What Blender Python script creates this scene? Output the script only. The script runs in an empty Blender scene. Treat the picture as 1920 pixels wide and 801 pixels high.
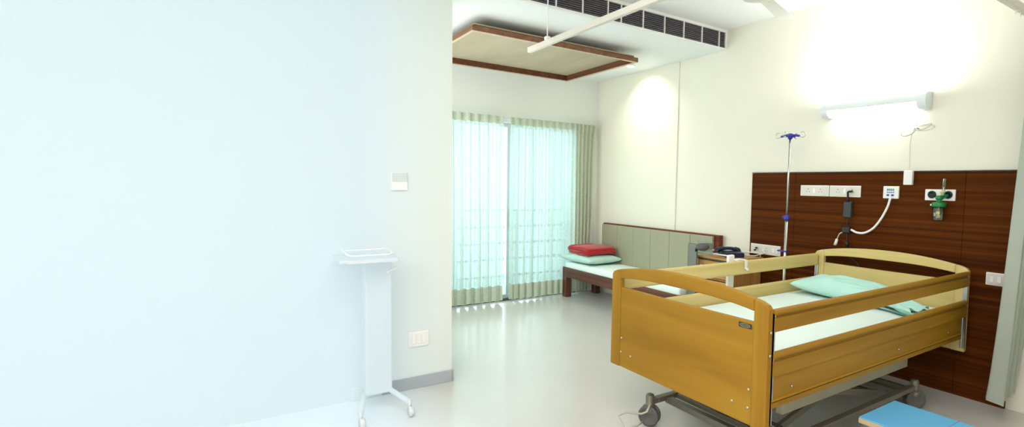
import bpy, bmesh, math, random
from mathutils import Vector, Matrix, noise
random.seed(4)
PI = math.pi
scn = bpy.context.scene
C = scn.collection

# ------------------------------------------------------------------ materials
def lin(c):
    return tuple(((v/255)/12.92 if v/255 <= .04045 else ((v/255+.055)/1.055)**2.4) for v in c) + (1,)
def mat(name, col, rough=.5, metal=0, spec=.5, emit=None, es=0, trans=0, alpha=1, coat=0, sheen=0, noisy=0, nscale=8, bump=0, bscale=60):
    m = bpy.data.materials.new(name); m.use_nodes = True
    nt = m.node_tree; b = nt.nodes['Principled BSDF']
    b.inputs['Base Color'].default_value = lin(col); b.inputs['Roughness'].default_value = rough
    b.inputs['Metallic'].default_value = metal; b.inputs['Specular IOR Level'].default_value = spec
    b.inputs['Transmission Weight'].default_value = trans; b.inputs['Alpha'].default_value = alpha
    b.inputs['Coat Weight'].default_value = coat; b.inputs['Sheen Weight'].default_value = sheen
    if emit: b.inputs['Emission Color'].default_value = lin(emit); b.inputs['Emission Strength'].default_value = es
    tc = nt.nodes.new('ShaderNodeTexCoord')
    n = nt.nodes.new('ShaderNodeTexNoise'); n.inputs['Scale'].default_value = nscale; n.inputs['Detail'].default_value = 4
    nt.links.new(tc.outputs['Object'], n.inputs['Vector'])
    if noisy:
        mx = nt.nodes.new('ShaderNodeMix'); mx.data_type = 'RGBA'
        mx.inputs['A'].default_value = lin(col); mx.inputs['B'].default_value = lin(tuple(max(0, c*(1-noisy)) for c in col))
        nt.links.new(n.outputs['Fac'], mx.inputs['Factor']); nt.links.new(mx.outputs['Result'], b.inputs['Base Color'])
    if bump:
        n2 = nt.nodes.new('ShaderNodeTexNoise'); n2.inputs['Scale'].default_value = bscale
        nt.links.new(tc.outputs['Object'], n2.inputs['Vector'])
        bp = nt.nodes.new('ShaderNodeBump'); bp.inputs['Strength'].default_value = bump; bp.inputs['Distance'].default_value = .01
        nt.links.new(n2.outputs['Fac'], bp.inputs['Height']); nt.links.new(bp.outputs['Normal'], b.inputs['Normal'])
    return m
def wood(name, c1, c2, grain='X', fine=26, rough=.4, c3=None, lo=.3, hi=.7, dist=.5, coat=0, spec=.22):
    m = bpy.data.materials.new(name); m.use_nodes = True
    nt = m.node_tree; b = nt.nodes['Principled BSDF']
    tc = nt.nodes.new('ShaderNodeTexCoord'); mp = nt.nodes.new('ShaderNodeMapping')
    s = {'X': (1.1, fine, fine), 'Y': (fine, 1.1, fine), 'Z': (fine, fine, 1.1)}[grain]
    mp.inputs['Scale'].default_value = tuple(.35 if (v == 1.1 and fine > 44) else v for v in s)
    n = nt.nodes.new('ShaderNodeTexNoise'); n.inputs['Scale'].default_value = 1; n.inputs['Detail'].default_value = 5
    n.inputs['Distortion'].default_value = dist
    r = nt.nodes.new('ShaderNodeValToRGB'); r.color_ramp.elements[0].position = lo; r.color_ramp.elements[1].position = hi
    r.color_ramp.elements[0].color = lin(c1); r.color_ramp.elements[1].color = lin(c2)
    if c3:
        e = r.color_ramp.elements.new((lo+hi)/2); e.color = lin(c3)
    nt.links.new(tc.outputs['Object'], mp.inputs['Vector']); nt.links.new(mp.outputs['Vector'], n.inputs['Vector'])
    nt.links.new(n.outputs['Fac'], r.inputs['Fac']); nt.links.new(r.outputs['Color'], b.inputs['Base Color'])
    b.inputs['Roughness'].default_value = rough; b.inputs['Coat Weight'].default_value = coat; b.inputs['Specular IOR Level'].default_value = spec
    return m

M = {}
M['wall'] = mat('wall_cream_paint', (238,236,220), .75, spec=.2, noisy=.015, nscale=2)
M['wallcool'] = mat('wall_soft_white_paint', (234,238,232), .75, spec=.2, noisy=.01)
M['ceiling'] = mat('ceiling_white_paint', (240,244,242), .8, spec=.2, noisy=.01)
M['white'] = mat('white_plastic', (240,240,236), .35, noisy=.02)
M['pale'] = mat('pale_enamel_painted_glow', (150,160,165), .6, spec=.2, noisy=.01, emit=(230,249,253), es=.38)  # overexposure put into the enamel as emission; the table is no lamp
M['pale_grey'] = mat('pale_grey_plastic', (205,214,216), .5, noisy=.02)
M['offwhite'] = mat('ivory_plastic', (225,222,210), .4, noisy=.03)
M['slot'] = mat('socket_slot_grey', (150,145,135), .6, noisy=.1)
M['chrome'] = mat('brushed_steel', (205,205,200), .28, metal=1, noisy=.06, nscale=40)
M['greymetal'] = mat('bed_grey_metal', (128,122,108), .45, metal=.45, noisy=.12, nscale=14)
M['palemetal'] = mat('underbed_painted_steel', (190,188,172), .5, metal=.1, noisy=.1)
M['liftmetal'] = mat('lift_frame_painted_steel', (172,168,144), .5, metal=.1, noisy=.1)
M['dark'] = mat('black_plastic', (28,28,28), .45, noisy=.2)
M['charcoal'] = mat('charcoal_plastic', (52,58,58), .5, noisy=.15)
M['rubber'] = mat('grey_rubber', (92,92,88), .6, noisy=.1)
M['blue'] = mat('royal_blue_plastic', (52,52,170), .35, noisy=.1)
M['navy'] = mat('navy_plastic', (24,32,66), .3, noisy=.15)
M['skybl'] = mat('sky_blue_vinyl', (104,190,236), .35, noisy=.04, nscale=3)
M['beige_edge'] = mat('beige_edge_band', (206,186,150), .5, noisy=.06)
M['green'] = mat('green_plastic', (10,130,66), .35, noisy=.1)
M['yellow'] = mat('yellow_label', (206,200,90), .5, noisy=.1)
M['red'] = mat('red_blanket_wool', (196,36,40), .9, spec=.15, sheen=.3, noisy=.25, nscale=9, bump=.35, bscale=160)
M['aqua'] = mat('aqua_pillow_cotton', (192,238,226), .85, spec=.15, noisy=.05, bump=.2, bscale=120)
M['aqua_light'] = mat('pale_aqua_cotton', (192,228,216), .85, spec=.15, noisy=.05, bump=.2, bscale=120)
M['sheet'] = mat('white_aqua_sheet', (232,250,242), .85, spec=.15, noisy=.03, bump=.12, bscale=25)
M['sofagreen'] = mat('sage_vinyl', (160,160,134), .55, noisy=.05, nscale=5)
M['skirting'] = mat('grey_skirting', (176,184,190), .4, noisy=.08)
M['skirting_pale'] = mat('grey_skirting_painted_washout', (214,230,234), .5, noisy=.03)  # paler copy of the skirting, bright washout painted into its colour
M['alu'] = mat('window_aluminium', (214,220,222), .4, metal=.2, noisy=.05)
M['sill'] = mat('dark_window_sill', (92,92,98), .45, noisy=.15)
M['greybox'] = mat('grey_sheet_metal', (128,132,124), .4, metal=.4, noisy=.12)
M['ventdark'] = mat('vent_shadow_black', (24,22,24), .8, noisy=.2)
M['ventslat'] = mat('vent_slat_grey', (126,122,130), .4, metal=.4, noisy=.08)
M['track'] = mat('track_ivory_enamel', (226,220,205), .4, noisy=.03)
M['fan'] = mat('fan_white_enamel', (236,236,226), .35, noisy=.04)
M['orange'] = mat('orange_indicator', (240,120,50), .4, emit=(240,120,50), es=.6)
M['bluescr'] = mat('pale_blue_inserts', (120,150,175), .4, noisy=.1)
M['divcurtain'] = mat('divider_curtain_cloth', (172,180,166), .9, spec=.1, noisy=.04, bump=.2, bscale=90)
M['lampbody'] = mat('lamp_white_housing', (232,240,240), .4, noisy=.02)
M['tube'] = mat('lamp_glowing_diffuser', (255,255,255), .4, emit=(246,255,252), es=9)
M['down'] = mat('downlight_glow', (255,255,255), .4, emit=(255,248,230), es=12)
M['railing'] = mat('pale_railing_paint', (190,205,205), .6, noisy=.05)
M['balcony'] = mat('balcony_pale_paint', (225,235,232), .8, noisy=.05)
M['silver'] = mat('badge_silver', (190,190,160), .4, metal=.4, noisy=.1)
M['badge'] = mat('badge_black', (48,46,28), .5, noisy=.1)

OAK = ((130,92,16), (166,127,36), (150,110,26))
M['oakX'] = wood('oak_grain_across', *OAK[:2], 'X', 11, .5, OAK[2], lo=.15, hi=.85)
M['oakY'] = wood('oak_grain_along', *OAK[:2], 'Y', 16, .5, OAK[2], lo=.15, hi=.85)
M['oakZ'] = wood('oak_grain_upright', *OAK[:2], 'Z', 16, .5, OAK[2], lo=.15, hi=.85)
PALE = ((202,182,114), (226,206,142), (214,194,128))
for ax in 'XYZ': M['pale_oak'+ax] = wood('pale_oak_'+ax.lower(), *PALE[:2], ax, 16, .5, PALE[2], lo=.2, hi=.8)
M['panel'] = wood('mahogany_laminate', (60,26,2), (98,50,10), 'X', 46, .6, (79,38,5), dist=.12, lo=.30, hi=.70, spec=.06)
M['walnutX'] = wood('walnut_rail', (78,46,34), (112,74,58), 'X', 30, .45)
M['walnutZ'] = wood('walnut_leg', (78,46,34), (112,74,58), 'Z', 30, .45)
M['redwood'] = wood('redbrown_wood', (86,34,14), (124,56,28), 'X', 26, .4)
M['lockerX'] = wood('locker_laminate', (168,126,70), (198,156,96), 'X', 20, .45)
M['lockerZ'] = wood('locker_laminate_upright', (160,112,56), (190,142,84), 'Z', 20, .45)
M['edge'] = mat('dark_edge_band', (58,44,30), .5, noisy=.1)
M['ceilwood'] = wood('ceiling_light_veneer', (174,162,136), (188,176,150), 'X', 8, .6)
M['ceillip'] = wood('ceiling_pale_lip', (190,170,140), (210,192,164), 'X', 20, .45)
M['ceilrim'] = wood('ceiling_dark_rim', (84,50,34), (112,72,52), 'X', 20, .45)
M['ceildark'] = wood('ceiling_walnut_frame', (110,74,52), (142,102,76), 'X', 20, .45)

def glassmat(name, tint, f=.88):
    m = bpy.data.materials.new(name); m.use_nodes = True; nt = m.node_tree; nt.nodes.clear()
    o = nt.nodes.new('ShaderNodeOutputMaterial'); t = nt.nodes.new('ShaderNodeBsdfTransparent'); g = nt.nodes.new('ShaderNodeBsdfGlossy')
    t.inputs['Color'].default_value = lin(tint); g.inputs['Roughness'].default_value = .05
    mx = nt.nodes.new('ShaderNodeMixShader'); mx.inputs[0].default_value = 1-f
    nt.links.new(t.outputs[0], mx.inputs[1]); nt.links.new(g.outputs[0], mx.inputs[2]); nt.links.new(mx.outputs[0], o.inputs[0])
    return m
M['pane'] = glassmat('window_glass', (240,252,252), .93)
M['clear'] = glassmat('clear_plastic', (226,232,226), .8)

def curtainmat(name, c1, c2, transp, transl):
    m = bpy.data.materials.new(name); m.use_nodes = True; nt = m.node_tree; nt.nodes.clear()
    N = nt.nodes.new; L = nt.links.new
    o = N('ShaderNodeOutputMaterial'); d = N('ShaderNodeBsdfDiffuse'); tl = N('ShaderNodeBsdfTranslucent'); tp = N('ShaderNodeBsdfTransparent')
    tc = N('ShaderNodeTexCoord'); mp = N('ShaderNodeMapping'); mp.inputs['Scale'].default_value = (4, 60, 160)
    n = N('ShaderNodeTexNoise'); n.inputs['Scale'].default_value = 1; n.inputs['Detail'].default_value = 3
    r = N('ShaderNodeValToRGB'); r.color_ramp.elements[0].position = .35; r.color_ramp.elements[1].position = .65
    r.color_ramp.elements[0].color = lin(c1); r.color_ramp.elements[1].color = lin(c2)
    L(tc.outputs['Object'], mp.inputs[0]); L(mp.outputs[0], n.inputs['Vector']); L(n.outputs['Fac'], r.inputs['Fac'])
    L(r.outputs[0], d.inputs[0]); L(r.outputs[0], tl.inputs[0]); tp.inputs[0].default_value = lin((225,250,250))
    m1 = N('ShaderNodeMixShader'); m1.inputs[0].default_value = transl; L(d.outputs[0], m1.inputs[1]); L(tl.outputs[0], m1.inputs[2])
    m2 = N('ShaderNodeMixShader'); m2.inputs[0].default_value = transp; L(m1.outputs[0], m2.inputs[1]); L(tp.outputs[0], m2.inputs[2])
    L(m2.outputs[0], o.inputs[0])
    return m
M['curtain'] = curtainmat('sheer_curtain_weave', (206,214,206), (230,234,228), .27, .5)
M['curtain_band'] = curtainmat('curtain_lined_band', (182,190,168), (204,210,190), .0, .22)

# floor: polished pale tiles; bright washout painted in as tint and glow towards -Y
def floormat():
    m = bpy.data.materials.new('polished_cream_floor'); m.use_nodes = True; nt = m.node_tree; b = nt.nodes['Principled BSDF']
    N = nt.nodes.new; L = nt.links.new
    tc = N('ShaderNodeTexCoord'); n = N('ShaderNodeTexNoise'); n.inputs['Scale'].default_value = 1.5; n.inputs['Detail'].default_value = 5
    r = N('ShaderNodeValToRGB'); r.color_ramp.elements[0].color = lin((197,196,188)); r.color_ramp.elements[1].color = lin((207,206,199))
    L(tc.outputs['Object'], n.inputs['Vector']); L(n.outputs['Fac'], r.inputs[0]); L(r.outputs[0], b.inputs['Base Color'])
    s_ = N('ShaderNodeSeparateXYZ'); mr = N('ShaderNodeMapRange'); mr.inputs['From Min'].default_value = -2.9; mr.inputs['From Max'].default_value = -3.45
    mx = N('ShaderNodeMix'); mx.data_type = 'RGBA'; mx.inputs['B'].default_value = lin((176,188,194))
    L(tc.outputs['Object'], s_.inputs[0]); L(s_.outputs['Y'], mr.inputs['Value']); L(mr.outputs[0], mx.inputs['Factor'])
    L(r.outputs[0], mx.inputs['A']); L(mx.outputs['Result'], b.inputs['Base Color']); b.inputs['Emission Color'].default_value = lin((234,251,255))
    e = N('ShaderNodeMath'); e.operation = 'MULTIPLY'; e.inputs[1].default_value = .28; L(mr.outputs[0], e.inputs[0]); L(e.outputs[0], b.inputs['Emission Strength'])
    b.inputs['Roughness'].default_value = .2; b.inputs['Specular IOR Level'].default_value = .5
    return m
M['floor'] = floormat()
# partition: cream by the opening; overexposed aqua glow painted in further along
def partmat():
    m = bpy.data.materials.new('partition_painted_washout'); m.use_nodes = True; nt = m.node_tree; b = nt.nodes['Principled BSDF']
    N = nt.nodes.new; L = nt.links.new
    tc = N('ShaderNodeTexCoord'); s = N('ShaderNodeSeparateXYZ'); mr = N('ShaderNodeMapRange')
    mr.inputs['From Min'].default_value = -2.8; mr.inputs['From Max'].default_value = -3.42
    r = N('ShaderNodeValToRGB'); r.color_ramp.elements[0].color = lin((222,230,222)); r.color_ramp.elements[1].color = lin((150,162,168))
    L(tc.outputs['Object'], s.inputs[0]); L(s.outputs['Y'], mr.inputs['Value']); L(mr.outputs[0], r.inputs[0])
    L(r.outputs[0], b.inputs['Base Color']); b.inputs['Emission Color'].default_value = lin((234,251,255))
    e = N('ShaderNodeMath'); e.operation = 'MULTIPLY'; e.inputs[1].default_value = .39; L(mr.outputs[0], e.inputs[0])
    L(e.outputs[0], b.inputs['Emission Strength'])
    b.inputs['Roughness'].default_value = .8; b.inputs['Specular IOR Level'].default_value = .15
    return m
M['partition'] = partmat()

# ------------------------------------------------------------------ mesh helpers
class MB:
    def __init__(s): s.bm = bmesh.new()
    def box(s, x0, x1, y0, y1, z0, z1, bev=0, seg=2, mtx=None):
        b = bmesh.new(); bmesh.ops.create_cube(b, size=1)
        for v in b.verts:
            v.co = Vector(((x0+x1)/2+v.co.x*(x1-x0), (y0+y1)/2+v.co.y*(y1-y0), (z0+z1)/2+v.co.z*(z1-z0)))
        if bev: bmesh.ops.bevel(b, geom=b.edges[:], offset=bev, segments=seg, affect='EDGES', profile=.5)
        s._add(b, mtx); return s
    def _add(s, b, mtx=None):
        if mtx is not None: bmesh.ops.transform(b, matrix=mtx, verts=b.verts[:])
        me = bpy.data.meshes.new('tmp'); b.to_mesh(me); b.free(); s.bm.from_mesh(me); bpy.data.meshes.remove(me)
    def prism(s, pts, axis, a, b_, bev=0):
        # pts: 2D polygon in the two other axes (cyclic order), extruded along axis from a to b_
        b = bmesh.new()
        def v3(p, t):
            return {'X': (t, p[0], p[1]), 'Y': (p[0], t, p[1]), 'Z': (p[0], p[1], t)}[axis]
        v0 = [b.verts.new(v3(p, a)) for p in pts]; v1 = [b.verts.new(v3(p, b_)) for p in pts]
        n = len(pts)
        for i in range(n): b.faces.new((v0[i], v0[(i+1) % n], v1[(i+1) % n], v1[i]))
        b.faces.new(v0); b.faces.new(v1[::-1])
        bmesh.ops.recalc_face_normals(b, faces=b.faces[:])
        if bev:
            ed = [e for e in b.edges if len(e.link_faces) == 2 and e.calc_face_angle(0) > .6]
            bmesh.ops.bevel(b, geom=ed, offset=bev, segments=2, affect='EDGES', profile=.5)
        s._add(b); return s
    def tube(s, pts, r, seg=10, smooth=0, caps=True):
        P = [Vector(p) for p in pts]
        if smooth:
            Q = []
            for i in range(len(P)-1):
                p0, p1, p2, p3 = P[max(i-1, 0)], P[i], P[i+1], P[min(i+2, len(P)-1)]
                for k in range(smooth):
                    t = k/smooth
                    Q.append(.5*((2*p1)+(p2-p0)*t+(2*p0-5*p1+4*p2-p3)*t*t+(3*p1-p0-3*p2+p3)*t**3))
            Q.append(P[-1]); P = Q
        rs = r if isinstance(r, (list, tuple)) else None
        b = bmesh.new(); rings = []; up = None
        for i, p in enumerate(P):
            d = (P[min(i+1, len(P)-1)]-P[max(i-1, 0)]).normalized()
            if up is None:
                up = Vector((0, 0, 1)) if abs(d.z) < .9 else Vector((1, 0, 0))
            a = d.cross(up).normalized(); up = a.cross(d).normalized()
            rr = rs[min(int(i*len(rs)/len(P)), len(rs)-1)] if rs else r
            rings.append([b.verts.new(p+(a*math.cos(2*PI*k/seg)+up*math.sin(2*PI*k/seg))*rr) for k in range(seg)])
        for i in range(len(rings)-1):
            for k in range(seg):
                f = b.faces.new((rings[i][k], rings[i][(k+1) % seg], rings[i+1][(k+1) % seg], rings[i+1][k])); f.smooth = True
        if caps:
            b.faces.new(rings[0][::-1]); b.faces.new(rings[-1])
        s._add(b); return s
    def lathe(s, prof, c, axis='Z', seg=24):
        # prof: list of (radius, height) ; c centre
        b = bmesh.new(); rings = []
        for r, h in prof:
            ring = []
            for k in range(seg):
                a = 2*PI*k/seg; u, v = r*math.cos(a), r*math.sin(a)
                co = {'Z': (u, v, h), 'X': (h, u, v), 'Y': (v, h, u)}[axis]
                ring.append(b.verts.new(Vector(co)+Vector(c)))
            rings.append(ring)
        for i in range(len(rings)-1):
            for k in range(seg):
                f = b.faces.new((rings[i][k], rings[i][(k+1) % seg], rings[i+1][(k+1) % seg], rings[i+1][k])); f.smooth = True
        if prof[0][0] > 1e-5: b.faces.new(rings[0][::-1])
        if prof[-1][0] > 1e-5: b.faces.new(rings[-1])
        bmesh.ops.remove_doubles(b, verts=b.verts[:], dist=1e-6)
        s._add(b); return s
    def grid(s, fn, nu, nv, smooth=True, close_u=False):
        b = bmesh.new()
        V = [[b.verts.new(fn(i/(nu), j/(nv))) for j in range(nv+1)] for i in range(nu+(0 if close_u else 1))]
        n = len(V)
        for i in range(nu):
            for j in range(nv):
                f = b.faces.new((V[i][j], V[(i+1) % n][j], V[(i+1) % n][j+1], V[i][j+1])); f.smooth = smooth
        s._add(b); return s
    def build(s, name, m, parent=None, loc=None, **tags):
        bmesh.ops.recalc_face_normals(s.bm, faces=s.bm.faces[:])
        org = Vector(loc) if loc is not None else (wl(parent) if parent else Vector((0, 0, 0)))
        for v in s.bm.verts: v.co -= org
        me = bpy.data.meshes.new(name); s.bm.to_mesh(me); s.bm.free()
        me.materials.append(m if not isinstance(m, str) else M[m])
        o = bpy.data.objects.new(name, me); C.objects.link(o)
        if parent:
            o.parent = parent; o.location = org-wl(parent)
        else: o.location = org
        o['_w'] = tuple(org)
        for k, v in tags.items(): o[k] = v
        return o
def wl(o): return Vector(o['_w'])
def thing(name, label, cat, loc, group=None):
    o = bpy.data.objects.new(name, None); C.objects.link(o); o.location = loc; o['_w'] = tuple(loc)
    o.empty_display_size = .05
    o['label'] = label; o['category'] = cat
    if group: o['group'] = group
    return o
def struct(mb, name, m, parent=None):
    o = mb.build(name, m, parent)
    if not parent: o['kind'] = 'structure'
    return o
def part(o, label): o['label'] = label; return o

# ------------------------------------------------------------------ the room
XR, YB, ZC, ZS = 7.2, -7.4, 2.919, 2.727
XS, XP, YP = 2.08, 2.136, -2.81
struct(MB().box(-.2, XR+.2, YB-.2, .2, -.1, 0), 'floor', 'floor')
struct(MB().box(XS, XR+.2, YB-.2, .2, ZC, ZC+.12), 'ceiling', 'ceiling')
# lowered soffit over the window bay (its front face carries the grille)
struct(MB().box(-.2, XS-.012, YP, .2, ZS+.0, ZC+.12), 'trim_1', 'ceiling')
struct(MB().box(-.2, XR+.2, 0, .2, 0, ZC+.12), 'wall_head', 'wall')
wm = MB(); WY0, WY1, WZ = -2.75, -.34, 2.1          # balcony door opening
wm.box(-.2, 0, WY1, .0, 0, ZS); wm.box(-.2, 0, YP, WY0, 0, ZS); wm.box(-.2, 0, WY0, WY1, WZ, ZS)
struct(wm, 'wall_window', 'wallcool')
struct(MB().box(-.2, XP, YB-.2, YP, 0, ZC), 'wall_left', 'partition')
struct(MB().box(XR, XR+.2, YB, 0, 0, ZC), 'wall_right', 'wall')
struct(MB().box(XP, XR, YB-.2, YB, 0, ZC), 'wall_back', 'wall')
struct(MB().box(XP, XP+.012, -3.28, YP+.004, 0, .082, .003).box(XP-.3, XP+.012, YP-.001, YP+.012, 0, .082), 'baseboard_left', 'skirting')
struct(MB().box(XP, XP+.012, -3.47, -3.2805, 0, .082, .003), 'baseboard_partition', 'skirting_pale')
# slim conduit strip running up the head wall beside the sofa
struct(MB().box(1.40, 1.465, -.014, .0, .0, ZS, .003), 'trim_2', 'wall')
struct(MB().box(.0, .03, WY0, WY1, 0, .03, .004), 'trim_3', 'sill')

# balcony door: frame, leaves, panes, handle
wf = MB()
for y in (WY0, -1.94, -1.27, WY1-.05): wf.box(-.16, -.09, y, y+(.09 if y == -1.27 else .05), .03, WZ-.03, .004)
wf.box(-.17, -.08, WY0, WY1, 0, .05, .004).box(-.17, -.08, WY0, WY1, WZ-.05, WZ, .004)
win = wf.build('window_1', 'alu', None, (-.12, -1.5, 0)); win['kind'] = 'structure'
for y0, y1 in ((WY0+.05, -1.94), (-1.89, -1.27), (-1.18, WY1-.05)):
    MB().box(-.128, -.122, y0, y1, .05, WZ-.05).build('pane', 'pane', win)
h = MB(); h.tube([(-.085, -1.225, .86), (-.05, -1.225, .88), (-.045, -1.225, .95), (-.05, -1.225, 1.02), (-.085, -1.225, 1.04)], .011, 8, 4)
part(h.build('door_handle', 'charcoal', win), 'dark pull handle')

# balcony outside: slab, parapet grille
struct(MB().box(-1.6, -.2, -4, 1, -.1, -.02), 'balcony_floor', 'balcony')
rail = thing('balcony_railing', 'pale horizontal bar railing seen faintly outside behind the sheer curtains', 'railing', (-.30, -1.5, -.02))
for z in (.24, .45, .65, .853, 1.055):
    MB().box(-.315, -.285, -3.6, .6, z-.014, z+.014, .004).build('rail', 'railing', rail)
for k in range(9):
    MB().box(-.318, -.282, -3.55+k*.5, -3.51+k*.5, -.02, 1.06).build('post', 'railing', rail)

# ------------------------------------------------------------------ suspended wooden ceiling panel
cp = thing('ceiling_panel', 'brown wooden tray panel hung under the soffit above the curtains', 'ceiling panel', (.94, -1.56, 2.6))
X0, X1, Y0, Y1, Z0 = .31, 1.575, -2.43, -.69, 2.6
fr = MB(); w = .03
fr.box(X0, X1, Y0, Y0+w, Z0+.003, Z0+.045, .002).box(X0, X1, Y1-w, Y1, Z0+.003, Z0+.045, .002)
fr.box(X0, X0+w, Y0+w, Y1-w, Z0+.003, Z0+.045, .002).box(X1-w, X1, Y0+w, Y1-w, Z0+.003, Z0+.045, .002)
fr.build('outer_frame', 'ceildark', cp)
lp_ = MB()
lp_.box(X0, X1, Y0, Y0+w, Z0, Z0+.003).box(X0, X1, Y1-w, Y1, Z0, Z0+.003).box(X0, X0+w, Y0+w, Y1-w, Z0, Z0+.003).box(X1-w, X1, Y0+w, Y1-w, Z0, Z0+.003)
part(lp_.build('lip', 'ceillip', cp), 'pale wooden edge lip')
iw = MB(); a = w
iw.box(X0+a, X1-a, Y0+a, Y0+a+.008, Z0+.004, Z0+.060).box(X0+a, X1-a, Y1-a-.008, Y1-a, Z0+.004, Z0+.060)
iw.box(X0+a, X0+a+.008, Y0+a+.008, Y1-a-.008, Z0+.004, Z0+.060).box(X1-a-.008, X1-a, Y0+a+.008, Y1-a-.008, Z0+.004, Z0+.060)
iw.build('inner_rim', 'ceilrim', cp)
MB().box(X0+a, X1-a, Y0+a, Y1-a, Z0+.060, Z0+.070).build('centre_board', 'ceilwood', cp)
for x in (X0+.4, X1-.4):
    for y in (Y0+.5, Y1-.5): MB().box(x-.03, x+.03, y-.03, y+.03, Z0+.070, ZS).build('hanger_block', 'ceildark', cp)

# downlight
dl = thing('downlight', 'small round glowing downlight in the soffit beside the wooden panel corner', 'light', (1.0, -.31, ZS-.012))
MB().lathe([(.052, 0), (.052, .012)], (1.0, -.31, ZS-.012)).build('trim_ring', 'white', dl)
MB().lathe([(.04, -.002), (.04, 0)], (1.0, -.31, ZS-.0125)).build('lens', 'down', dl)

# ------------------------------------------------------------------ linear air grille on the soffit face
av = thing('air_vent', 'long slatted air conditioning grille on the soffit face', 'vent', (XS, -1.4, ZS+.1))
VY0, VY1, VZ0, VZ1 = YP+.03, -.022, ZS+.018, 2.893
MB().box(XS-.012, XS-.006, VY0, VY1, VZ0, VZ1).build('backing', 'ventdark', av)
fm = MB(); 
fm.box(XS-.012, XS+.012, YP+.003, 0, ZS, VZ0, .002).box(XS-.012, XS+.012, YP+.003, 0, VZ1, ZC, .002)
fm.box(XS-.012, XS+.012, YP+.003, VY0, VZ0, VZ1).box(XS-.012, XS+.012, VY1, 0, VZ0, VZ1)
fm.build('frame', 'white', av)
ns = 9
for i in range(ns):
    z = VZ0+(i+.5)*(VZ1-VZ0)/ns
    MB().prism([(XS-.006, z-.0015), (XS-.006, z+.0015), (XS+.006, z+.0055), (XS+.006, z+.002)], 'Y', VY0, VY1).build('slat', 'ventslat', av)
for y in (-2.71, -2.46, -2.21, -1.965, -1.716, -1.464, -1.324, -1.081, -.829, -.589, -.348, -.109):
    MB().box(XS-.005, XS+.009, y-.005, y+.005, VZ0, VZ1).build('divider', 'white', av)

# ------------------------------------------------------------------ curtains at the balcony door
def win_curtain(y0, y1, nple, label, lean=0):
    t = thing('window_curtain', label, 'curtain', (.14, (y0+y1)/2, .03), 'sheer curtains at the balcony door')
    Wd = y1-y0
    def f(u, z):
        zz = (z-.03)/2.13
        ph = u*nple*2*PI
        amp = .024+.010*(1-zz)+.006*math.sin(u*17+2)
        if z > 2.06: amp = .016
        wob = .35*math.sin(u*9)*(1-zz)+.5*math.sin(3*zz+u*5)*(1-zz)
        c = math.cos(ph+wob)
        x = .108+amp*c+.005*math.sin(u*41+zz*4)
        over = Wd/nple*(.17+.05*math.sin(u*23+1)) * (1 if z < 2.06 else .5)
        y = y0+Wd*u+over*math.sin(2*(ph+wob))+.010*math.sin(ph+1.2)*(1-zz)
        return Vector((x, y, z))
    N_ = nple*20
    def band(za, zb, nv): return lambda u, v: f(u, za+(zb-za)*v)
    def hemz(u): return .028+.012*math.sin(u*nple*2*PI+1)
    MB().grid(lambda u, v: f(u, .20+(2.065-.20)*v), N_, 30).build('sheer_panel', 'curtain', t)
    part(MB().grid(lambda u, v: f(u, 2.065+(2.15-2.065)*v)+Vector((.004, 0, 0)), N_, 3).build('heading_tape', 'curtain_band', t), 'dense grey green pleated heading')
    part(MB().grid(lambda u, v: f(u, hemz(u)+(.205-hemz(u))*v)+Vector((.002, 0, 0)), N_, 4).build('hem', 'curtain_band', t), 'dense grey green bottom hem')
    return t
win_curtain(-2.78, -1.43, 13, 'left sheer grey green pleated curtain reaching behind the partition edge')
win_curtain(-1.335, -.43, 10, 'right sheer grey green pleated curtain ending near the sofa bed')
# bunched end of the right curtain
t = thing('curtain_return', 'dense bunched stack of grey green curtain at the wall side of the balcony door', 'curtain', (.14, -.3, .03))
def fb(u, z):
    zz = (z-.03)/2.13; c = math.cos(u*5*2*PI)
    spread = .30-.05*(1-zz)+.0*zz
    return Vector((.098+(.026+.008*math.sin(zz*5))*c, -.435+spread*u+(.012*math.sin(u*31+zz*3))*(1-zz)+.03*u*(zz**14), z))
MB().grid(lambda u, v: fb(u, .03+2.03*v), 60, 24).build('drape', 'curtain_band', t)
MB().grid(lambda u, v: fb(u, 2.06+.09*v)+Vector((.004, 0, 0)), 60, 3).build('heading_tape', 'curtain_band', t)
tag = MB().box(.05, .07, -2.79, -.14, 2.12, 2.14, .003).build('curtain_rod', 'white', None, (.09, -1.5, 2.13))
tag['label'] = 'slim white rod hidden behind the sheer curtain headings'; tag['category'] = 'curtain rod'

# ------------------------------------------------------------------ sofa bed
sb = thing('sofa_bed', 'dark walnut sofa bed with tall sage green padded back under the downlight', 'sofa bed', (1.15, -.35, 0))
SX0, SX1, SY0, SY1 = .145, 2.17, -.61, -.085
MB().box(SX0+.08, SX1-.03, SY0, SY0+.03, .25, .37, .004).build('front_rail', 'walnutX', sb)
MB().box(SX0+.08, SX1-.03, SY1-.03, SY1, .25, .37, .004).build('rear_rail', 'walnutX', sb)
MB().box(SX0, SX0+.03, SY0+.08, SY1-.08, .25, .37, .004).build('end_rail', 'walnutZ', sb)
MB().box(SX1-.03, SX1, SY0, SY1, .12, .37, .004).build('end_board', 'redwood', sb)
for x in (SX0, 1.62):
    for y in (SY0, SY1-.08):
        MB().box(x, x+.085, y, y+.08, 0, .37 if x == SX0 else .25, .004).build('leg', 'walnutZ', sb)
part(MB().box(1.62, SX1-.03, SY0+.002, SY1-.1, .06, .249, .004).build('storage_box', 'redwood', sb), 'red brown storage box under the seat end')
def mattress(x0, x1, y0, y1, z0, z1, r=.03):
    m = MB(); m.box(x0, x1, y0, y1, z0, z1, r, 4)
    for f_ in m.bm.faces: f_.smooth = True
    return m
mattress(SX0+.02, SX1-.04, SY0+.02, SY1-.01, .345, .435, .025).build('mattress', 'sheet', sb)
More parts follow.
